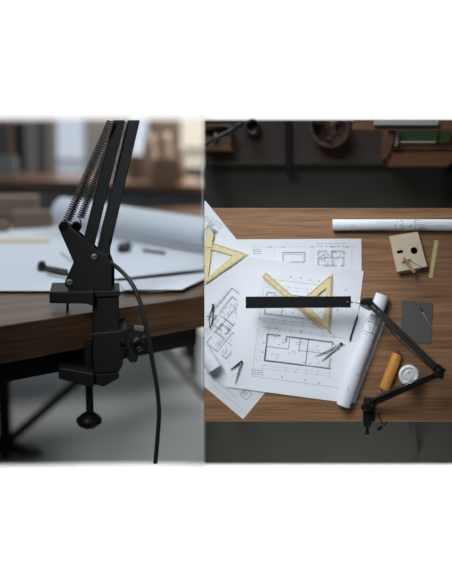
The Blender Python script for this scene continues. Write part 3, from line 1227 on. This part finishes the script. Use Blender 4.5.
bm = bmesh.new()
loops = [[bxp(0, 0), bxp(1, 0), bxp(1, 1), bxp(0, 1)],
         [bxp(.14, .43), bxp(.35, .43), bxp(.35, .51), bxp(.14, .51)],
         [bxp(.715 + .115 * math.cos(t * math.pi / 12), .505 + .097 * math.sin(t * math.pi / 12)) for t in range(24)]]
eds = []
for lp in loops:
    vs = [bm.verts.new(p - bx.location) for p in lp]
    eds += [bm.edges.new((vs[i], vs[(i + 1) % len(vs)])) for i in range(len(vs))]
bmesh.ops.triangle_fill(bm, use_beauty=True, edges=eds)
ext = bmesh.ops.extrude_face_region(bm, geom=list(bm.faces))
for e_ in ext['geom']:
    if isinstance(e_, bmesh.types.BMVert):
        e_.co.z -= 0.006
bmesh.ops.recalc_face_normals(bm, faces=bm.faces)
me = bpy.data.meshes.new('top_panel')
bm.to_mesh(me)
bm.free()
me.materials.append(MT['maple'])
o = bpy.data.objects.new('top_panel', me)
SC.collection.objects.link(o)
o.parent = bx
m = MB()
cs_ = [bxp(.03, .03, Z0 + .001), bxp(.97, .03, Z0 + .001), bxp(.97, .965, Z0 + .001), bxp(.03, .965, Z0 + .001)]
ci_ = [bxp(.08, .08, Z0 + .001), bxp(.92, .08, Z0 + .001), bxp(.92, .9, Z0 + .001), bxp(.08, .9, Z0 + .001)]
for k in range(4):
    m.prism([cs_[k], cs_[(k + 1) % 4], ci_[(k + 1) % 4], ci_[k]], (0, 0, zb - .0062 - Z0 - .001))
m.build('side_wall', MT['maple'], bx)
m = MB()
m.prism([bxp(.03, .03, Z0 + .0005), bxp(.97, .03, Z0 + .0005), bxp(.97, .965, Z0 + .0005), bxp(.03, .965, Z0 + .0005)], (0, 0, .005))
m.build('base_panel', MT['walnutd'], bx)
m = MB()
m.prism([bxp(.1, .97, Z0 + .0005), bxp(.8, .97, Z0 + .0005), bxp(.78, 1.07, Z0 + .0005), bxp(.1, 1.07, Z0 + .0005)], (0, 0, .012))
m.build('sliding_tray', MT['maple'], bx, .001)
# wooden marking tool on the box
zt = zb + .0006
g = thing('marking_gauge', P(406, 262, zb), 'little wooden marking tool with dark metal crossbar lying on the wooden box', 'tool')
m = MB()
m.bar(P(403.6, 257.6, zt + .0055), P(414.6, 272.8, zt + .0055), .0050, .0050, (0, 0, 1))
m.build('handle', MT['maple2'], g, .0012)
m = MB()
m.bar(P(401.5, 262.5, zt + .002), P(410.6, 259.4, zt + .002), .0018, .0026, (0, 0, 1))
m.build('crossbar', MT['bolt'], g)
m = MB()
m.tube([P(410, 260.5, zt + .001), P(421.5, 266.8, zt + .001)], .0009, 8)
m.build('needle', MT['dark'], g)

# ---- cutting mat and knife
m = MB()
m.prism([P(402, 299.8, Z0 + .003), P(433.4, 303.4, Z0 + .003), P(430.6, 344.2, Z0 + .003), P(400.2, 340.8, Z0 + .003)], (0, 0, -.0025))
tag(m.build('cutting_mat', MT['mat_grey'], bevel=.0008), 'grey rectangular cutting mat on the right of the desk', 'mat')
kn = thing('craft_knife', P(427, 320, Z0 + .003), 'thin craft knife with pale handle lying on the grey mat', 'knife')
m = MB()
m.tube([P(422.4, 312, Z0 + .007), P(425, 316.5, Z0 + .007), P(433.2, 330.2, Z0 + .007)], [.0022, .0024, .0016], 8)
m.build('handle', MT['silver'], kn)
m = MB()
m.prism([P(420.2, 305.8, Z0 + .006), P(423.3, 310.5, Z0 + .006), P(422.6, 313, Z0 + .006), P(420.6, 309.5, Z0 + .006)], (0, 0, .0012))
tag(m.build('blade', MT['dark'], kn), 'dark pointed blade')

# ---- amber roller and cup
rp = thing('wooden_roller', P(391, 371, Z0), 'amber wooden roller with dark red ends lying beside the cup', 'roller')
a, b = P(397.4, 353.8, Z0 + .0195), P(383.8, 389.3, Z0 + .0195)
axd = (b - a).normalized()
Lr = (b - a).length
rv = .0190
m = MB()
m.lathe(a, axd, [(rv * .75, 0), (rv * .97, .002), (rv, .006), (rv, Lr - .006), (rv * .97, Lr - .002), (rv * .75, Lr)], 32)
m.build('barrel', MT['amber'], rp)
for (p, s_) in ((a, -1), (b, 1)):
    m = MB()
    m.lathe(p, axd * s_, [(.0135, -.002), (.013, .004), (.006, .006), (.005, .012), (.003, .013)], 16)
    m.build('end_cap', MT['red'], rp)
cu = thing('takeaway_cup', P(409, 375, Z0), 'white takeaway cup with plastic lid standing behind the lamp arm', 'cup')
hc = 0.095
bp_ = P(408.9, 375.2, Z0 + hc)
bp_ = V((bp_.x, bp_.y, Z0))
m = MB()
m.lathe(bp_, (0, 0, 1), [(.024, .0005), (.0245, .003), (.0315, hc - .012), (.033, hc - .010), (.033, hc - .007), (.031, hc - .008), (.0235, .006)], 40)
m.build('cup_body', MT['paper_cup'], cu)
m = MB()
m.lathe(bp_, (0, 0, 1), [(.0345, hc - .010), (.0358, hc - .008), (.0358, hc - .003), (.0335, hc - .001), (.0325, hc + .004), (.0300, hc + .006), (.0255, hc + .006), (.0245, hc + .002), (.0238, hc + .001), (.0215, hc + .001), (.021, hc + .0025), (.010, hc + .0025), (.002, hc + .0025)], 40)
lid = m.build('lid', MT['plast_w'], cu)
m = MB()
m.lathe(bp_ + V((0, .013, hc + .0023)), (0, 0, 1), [(.004, 0), (.004, .0012), (.002, .0016)], 12)
m.build('sip_hole', MT['paper_cup'], cu)

# ---- the lamp from above
l2 = thing('desk_lamp', P(369, 410, Z0), 'black jointed desk lamp with long flat bar head, clamped at the front edge', 'lamp')
zh = 0.88
m = MB()
m.prism([P(245.6, 296.6, zh), P(351, 296.2, zh), P(351, 307.6, zh), P(245.6, 308.4, zh)], (0, 0, -.016))
m.build('lamp_head', MT['head'], l2, .0015)
m = MB()
m.prism([P(248, 298.6, zh - .016), P(345, 298.4, zh - .016), P(345, 306, zh - .016), P(248, 306.4, zh - .016)], (0, 0, -.004))
m.build('diffuser', MT['plast_w'], l2)
m = MB()
m.lathe(P(347.4, 302, zh), (0, 0, 1), [(.0024, -.001), (.0024, .001), (.001, .0012)], 12)
m.build('bolt', MT['chrome'], l2)
m = MB()
m.tube([P(350.5, 302.2, zh - .007), P(360, 302.6, zh - .007)], .0032, 10)
m.lathe(P(357, 302.5, zh - .007), V((1, 0, 0)), [(.0032, 0), (.0055, .003), (.0055, .014), (.0035, .018)], 14)
m.build('head_stem', MT['chrome'], l2)
m = MB()
m.bar(P(360, 302, zh), P(372, 304, zh), .010, .008, (0, 0, 1))
m.tube([P(362, 300, zh), P(372.5, 299.6, zh)], .007, 12)
m.lathe(P(369.5, 301.5, zh + .003), (0, 0, 1), [(.010, -.014), (.0115, -.008), (.0115, .006), (.008, .009)], 16)
m.build('head_joint', MT['black'], l2, .0012)
m = MB()
m.tube([P(361, 304.5, zh), P(366, 307.5, zh), P(371, 309.5, zh)], .006, 10)
tag(m.build('joint_knob', MT['bolt'], l2), 'grey joint knob')
zE = 0.95


def px_arm(a, za, b, zb_, offs, wpx, hpx, name='arm_bar'):
    d = (V(b) - V(a)).normalized()
    n = V((-d.y, d.x))
    for of in offs:
        m = MB()
        m.bar(P(*(V(a) + n * of), za), P(*(V(b) + n * of), zb_), wpx * M1 * .5, hpx * M1 * .5, (n.x, -n.y, 0))
        m.build(name, MT['black'], l2, .001)


px_arm((368.5, 302.3), zh, (440, 371.5), zE, (-1.85, 1.85), 3.3, 3.6)
px_arm((439.5, 373.5), zE, (370, 404.5), .80, (-1.5, 1.6), 2.8, 3.0)
m = MB()
d = (V((440, 371.5)) - V((368.5, 302.3))).normalized()
nn = V((-d.y, d.x))
m.tube(bez([P(*(V((388, 321.5)) + nn * 3.4), zh), P(*(V((401, 334)) + nn * 5.4), zh), P(*(V((420, 352)) + nn * 5.2), zE - .03), P(*(V((436, 367)) + nn * 4.0), zE - .01)], 8), .0024, 8)
m.build('power_cable', MT['rubber'], l2)
m = MB()
d = (V((440, 372)) - V((370, 404))).normalized()
nn = V((d.y, -d.x))
A0, A1 = V((373, 402.5)) + nn * 3.4, V((401, 389.8)) + nn * 4.2
pa, pb = P(*A0, .82), P(*A1, .90)
N = 34 * 8
path = []
axd = (pb - pa).normalized()
s1_ = V((0, 0, 1)) - axd * axd.z
s1_.normalize()
s2_ = axd.cross(s1_)
for k in range(N + 1):
    g_ = 2 * math.pi * k / 8
    path.append(pa + (pb - pa) * (k / N) + (s1_ * math.cos(g_) + s2_ * math.sin(g_)) * .0036)
m.tube(path, .0011, 5)
m.build('spring', MT['dsteel'], l2)
m = MB()
m.tube([P(*(A1 + (A1 - A0) * 0), .90), P(*(V((432, 375.5)) + nn * 1.4), 1.0)], .0016, 8)
m.build('spring_rod', MT['dsteel'], l2)
# elbow
m = MB()
m.lathe(P(438.8, 371.6, zE), (0, 0, 1), [(.010, -.018), (.0125, -.014), (.0125, .012), (.009, .016), (.004, .017)], 20)
m.bar(P(433, 367.5, zE), P(444, 372.5, zE), .012, .012, (0, 0, 1))
m.bar(P(434, 374, zE - .004), P(443.2, 377, zE - .004), .010, .008, (0, 0, 1))
m.build('elbow_joint', MT['black'], l2, .0015)
m = MB()
m.tube([P(442.5, 369.5, zE + .006), P(445.2, 371.5, zE + .006)], .006, 10)
m.build('elbow_knob', MT['blackp'], l2)
m = MB()
m.tube(bez([P(433, 364.5, zE), P(437.5, 364.0, zE + .01), P(441.5, 366.8, zE + .012), P(443.5, 371, zE + .006)], 8), .0022, 8)
m.build('cable_loop', MT['rubber'], l2)
# base bracket and clamp
m = MB()
m.bar(P(365, 399.6, .79), P(375.5, 404.5, .81), .012, .010, (0, 0, 1))
m.tube([P(371.5, 397.4, .815), P(373, 404, .815)], .009, 12)
m.lathe(P(364.4, 407, .775), (0, 0, 1), [(.010, -.02), (.013, 0), (.013, .012), (.008, .015)], 14)
m.build('base_joint', MT['black'], l2, .0015)
for off in (0, 5.0):
    m = MB()
    m.prism([P(364 + off, 404.5, .80), P(369 + off, 402.5, .80), P(371 + off * .9, 409, .80), P(366 + off * .7, 412, .80)], (0, 0, -.046))
    m.build('bracket_plate', MT['black'], l2, .001)
m = MB()
m.prism([P(363, 405, .764), P(374, 404, .764), P(374, 422, .764), P(363, 423, .764)], (0, 0, -.0135))
m.build('top_jaw', MT['black'], l2, .002)
m = MB()
m.prism([P(362.8, 422.0, .764), P(372, 422.0, .764), P(371, 427, .764), P(364, 427.6, .764)], (0, 0, -.14))
m.build('clamp_body', MT['black'], l2, .003)
m = MB()
m.prism([P(363, 412, .664), P(372, 412, .664), P(371, 425, .664), P(363.5, 425, .664)], (0, 0, -.02))
m.build('lower_jaw', MT['black'], l2, .002)
m = MB()
m.tube([P(367.6, 426, .72), P(367.2, 435, .72)], .0052, 10)
m.tube([P(367.3, 431.5, .72), P(367.1, 435.4, .72)], [.0085, .0070], 8)
m.build('wing_screw', MT['blackp'], l2)
m = MB()
m.tube([P(367, 416.5, .664), P(367, 416.5, .600)], .005, 10)
m.build('clamp_screw', MT['blackp'], l2)
m = MB()
m.tube(bez([P(375, 405, .80), P(378, 409, .79), P(377, 414, .775), P(380.5, 420, .768), P(383, 424.5, .765), P(386.5, 421.5, .763), P(384, 427, .755), P(379.5, 429, .73)], 8), .0024, 8)
m.build('power_cable', MT['rubber'], l2)
m = MB()
m.bar(P(378.4, 429.4, .725), P(382.5, 427.8, .735), .006, .006, (0, 0, 1))
m.build('cable_plug', MT['blackp'], l2, .001)

# ---- shelf unit behind the desk (top of the picture)
sh = thing('shelf_unit', P(330, 140, 0), 'low dark wooden shelf unit on the floor behind the desk', 'shelf')
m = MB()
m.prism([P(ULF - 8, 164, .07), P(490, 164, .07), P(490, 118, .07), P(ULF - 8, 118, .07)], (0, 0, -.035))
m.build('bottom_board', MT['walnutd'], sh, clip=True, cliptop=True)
m = MB()
m.prism([P(285, 170.5, .10), P(291, 170.5, .10), P(291, 118, .10), P(285, 118, .10)], (0, 0, -.10))
m.build('frame_foot', MT['frame'], sh, cliptop=True)
m = MB()
m.prism([P(450.5, 172, .10), P(456, 172, .10), P(456, 118, .10), P(450.5, 118, .10)], (0, 0, -.10))
m.build('frame_foot', MT['frame'], sh, cliptop=True)
ya, yb = P(0, 163.5, .07).y, P(0, 122, .40).y
x0, x1 = P(386.5, 163, .07).x, P(449, 163, .07).x
m = MB()
m.prism([(x0, ya + .004, .0705), (x1, ya + .004, .0705), (x1, yb + .2, .0705), (x0, yb + .2, .0705)], (0, 0, .33))
m.build('drawer_carcass', MT['oakd'], sh, cliptop=True)
for (z0, z1) in ((.075, .235), (.240, .398)):
    m = MB()
    m.prism([(x0 + .002, ya, z0), (x1 - .002, ya, z0), (x1 - .002, ya, z1), (x0 + .002, ya, z1)], (0, -.014, 0))
    m.build('drawer', MT['oakd'], sh, .002)
m = MB()
m.prism([(x0 - .022, ya + .02, .0705), (x0 - .002, ya + .02, .0705), (x0 - .002, ya + .25, .0705), (x0 - .022, ya + .25, .0705)], (0, 0, .415))
m.build('divider', MT['oakd'], sh, cliptop=True)
m = MB()
m.prism([P(353, 129, .52), P(490, 129, .52), P(490, 110, .52), P(353, 110, .52)], (0, 0, -.032))
m.build('top_board', MT['oakd'], sh, cliptop=True)

bk = thing('book', P(406, 124, .521), 'thick white book lying on the upper board of the shelf unit', 'book')
m = MB()
m.prism([P(374, 124.0, .548), P(438, 124.0, .548), P(438, 115, .548), P(374, 115, .548)], (0, 0, -.0265))
m.build('page_block', MT['pages'], bk, cliptop=True)
m = MB()
m.prism([P(373.6, 124.4, .552), P(438.4, 124.4, .552), P(438.4, 115, .552), P(373.6, 115, .552)], (0, 0, -.0035))
m.build('cover', MT['white'], bk, cliptop=True)
bk = thing('book', P(424, 138, .402), 'green-covered book lying under the upper board of the shelf unit', 'book', 'books above the drawers')
m = MB()
m.prism([P(401, 141.2, .436), P(436, 141.2, .436), P(436, 125, .436), P(401, 125, .436)], (0, 0, -.034))
m.build('page_block', MT['pages'], bk, cliptop=True)
m = MB()
m.prism([P(400, 141.0, .441), P(437, 141.0, .441), P(437, 125, .441), P(400, 125, .441)], (0, 0, -.0045))
m.build('cover', MT['green'], bk, cliptop=True)
bk = thing('book', P(396, 138, .402), 'thin grey book standing left of the green book', 'book', 'books above the drawers')
m = MB()
m.prism([P(395, 143, .47), P(398.6, 143, .47), P(398.6, 126, .47), P(395, 126, .47)], (0, 0, -.0685))
m.build('cover', MT['greyb'], bk, cliptop=True)
bk = thing('book', P(446, 138, .402), 'small dark green book right of the pale page edges', 'book', 'books above the drawers')
m = MB()
m.prism([P(438.5, 140.5, .43), P(450, 140.5, .43), P(450, 128, .43), P(438.5, 128, .43)], (0, 0, -.028))
m.build('cover', MT['green'], bk, cliptop=True)
# box, pot and basket on the bottom board
wb_ = thing('storage_box', P(216, 142, .0705), 'pale wooden storage box at the left end of the shelf unit', 'box')
zt_ = .19
for nm, pts in (('front_wall', [(196, 151), (233, 151), (233, 149.4), (196, 149.4)]), ('rear_wall', [(196, 131), (233, 131), (233, 129.6), (196, 129.6)]), ('end_wall', [(231.6, 149.4), (233, 149.4), (233, 131), (231.6, 131)])):
    m = MB()
    q_ = [P(u, v, .0705) for u, v in pts]
    m.prism(q_, (0, 0, .11))
    m.build(nm, MT['crate_wood'], wb_, clip=True)
m = MB()
m.prism([P(196, 149.4, .071), P(231.6, 149.4, .071), P(231.6, 140, .071), P(196, 140, .071)], (0, 0, .085))
m.build('inner_block', MT['crate_wood'], wb_, clip=True)
m = MB()
m.tube([P(203, 147, .20), P(216, 138, .22), P(232, 130, .20), P(242, 124, .16)], .009, 8)
m.tube([P(216, 133, .205), P(216.5, 145, .205)], .012, 8)
tag(m.build('hand_tool', MT['dark'], clip=True), 'dark hand tool lying across the pale storage box', 'tool')
m = MB()
m.lathe(P(253.5, 129, .0705), (0, 0, 1), [(.026, 0), (.034, .02), (.036, .05), (.030, .07), (.024, .07), (.026, .03), (.01, .01)], 24)
tag(m.build('pot', MT['dark']), 'small dark round pot on the bottom board of the shelf unit', 'pot')
bs_ = thing('basket', P(330, 134, .0705), 'round wicker basket on the bottom board of the shelf unit', 'basket')
m = MB()
kx = P(330, 131, .0705)
m.lathe(kx, (0, 0, 1), [(.065, 0), (.078, .03), (.088, .08), (.088, .11), (.078, .112), (.066, .06), (.055, .012), (.01, .01)], 36)
m.build('bowl', MT['wicker'], bs_, cliptop=True)
m = MB()
for k in range(9):
    a_ = rnd.uniform(0, 6.28)
    m.tube([kx + V((.03 * math.cos(a_), .03 * math.sin(a_), .02)), kx + V((.06 * math.cos(a_ + .5), .06 * math.sin(a_ + .5), .125))], .006, 6)
tag(m.build('twig_bundle', MT['dark'], bs_, cliptop=True), 'dark bits inside the basket')
for o in list(SC.objects):
    if o.get('label') == '':
        del o['label']
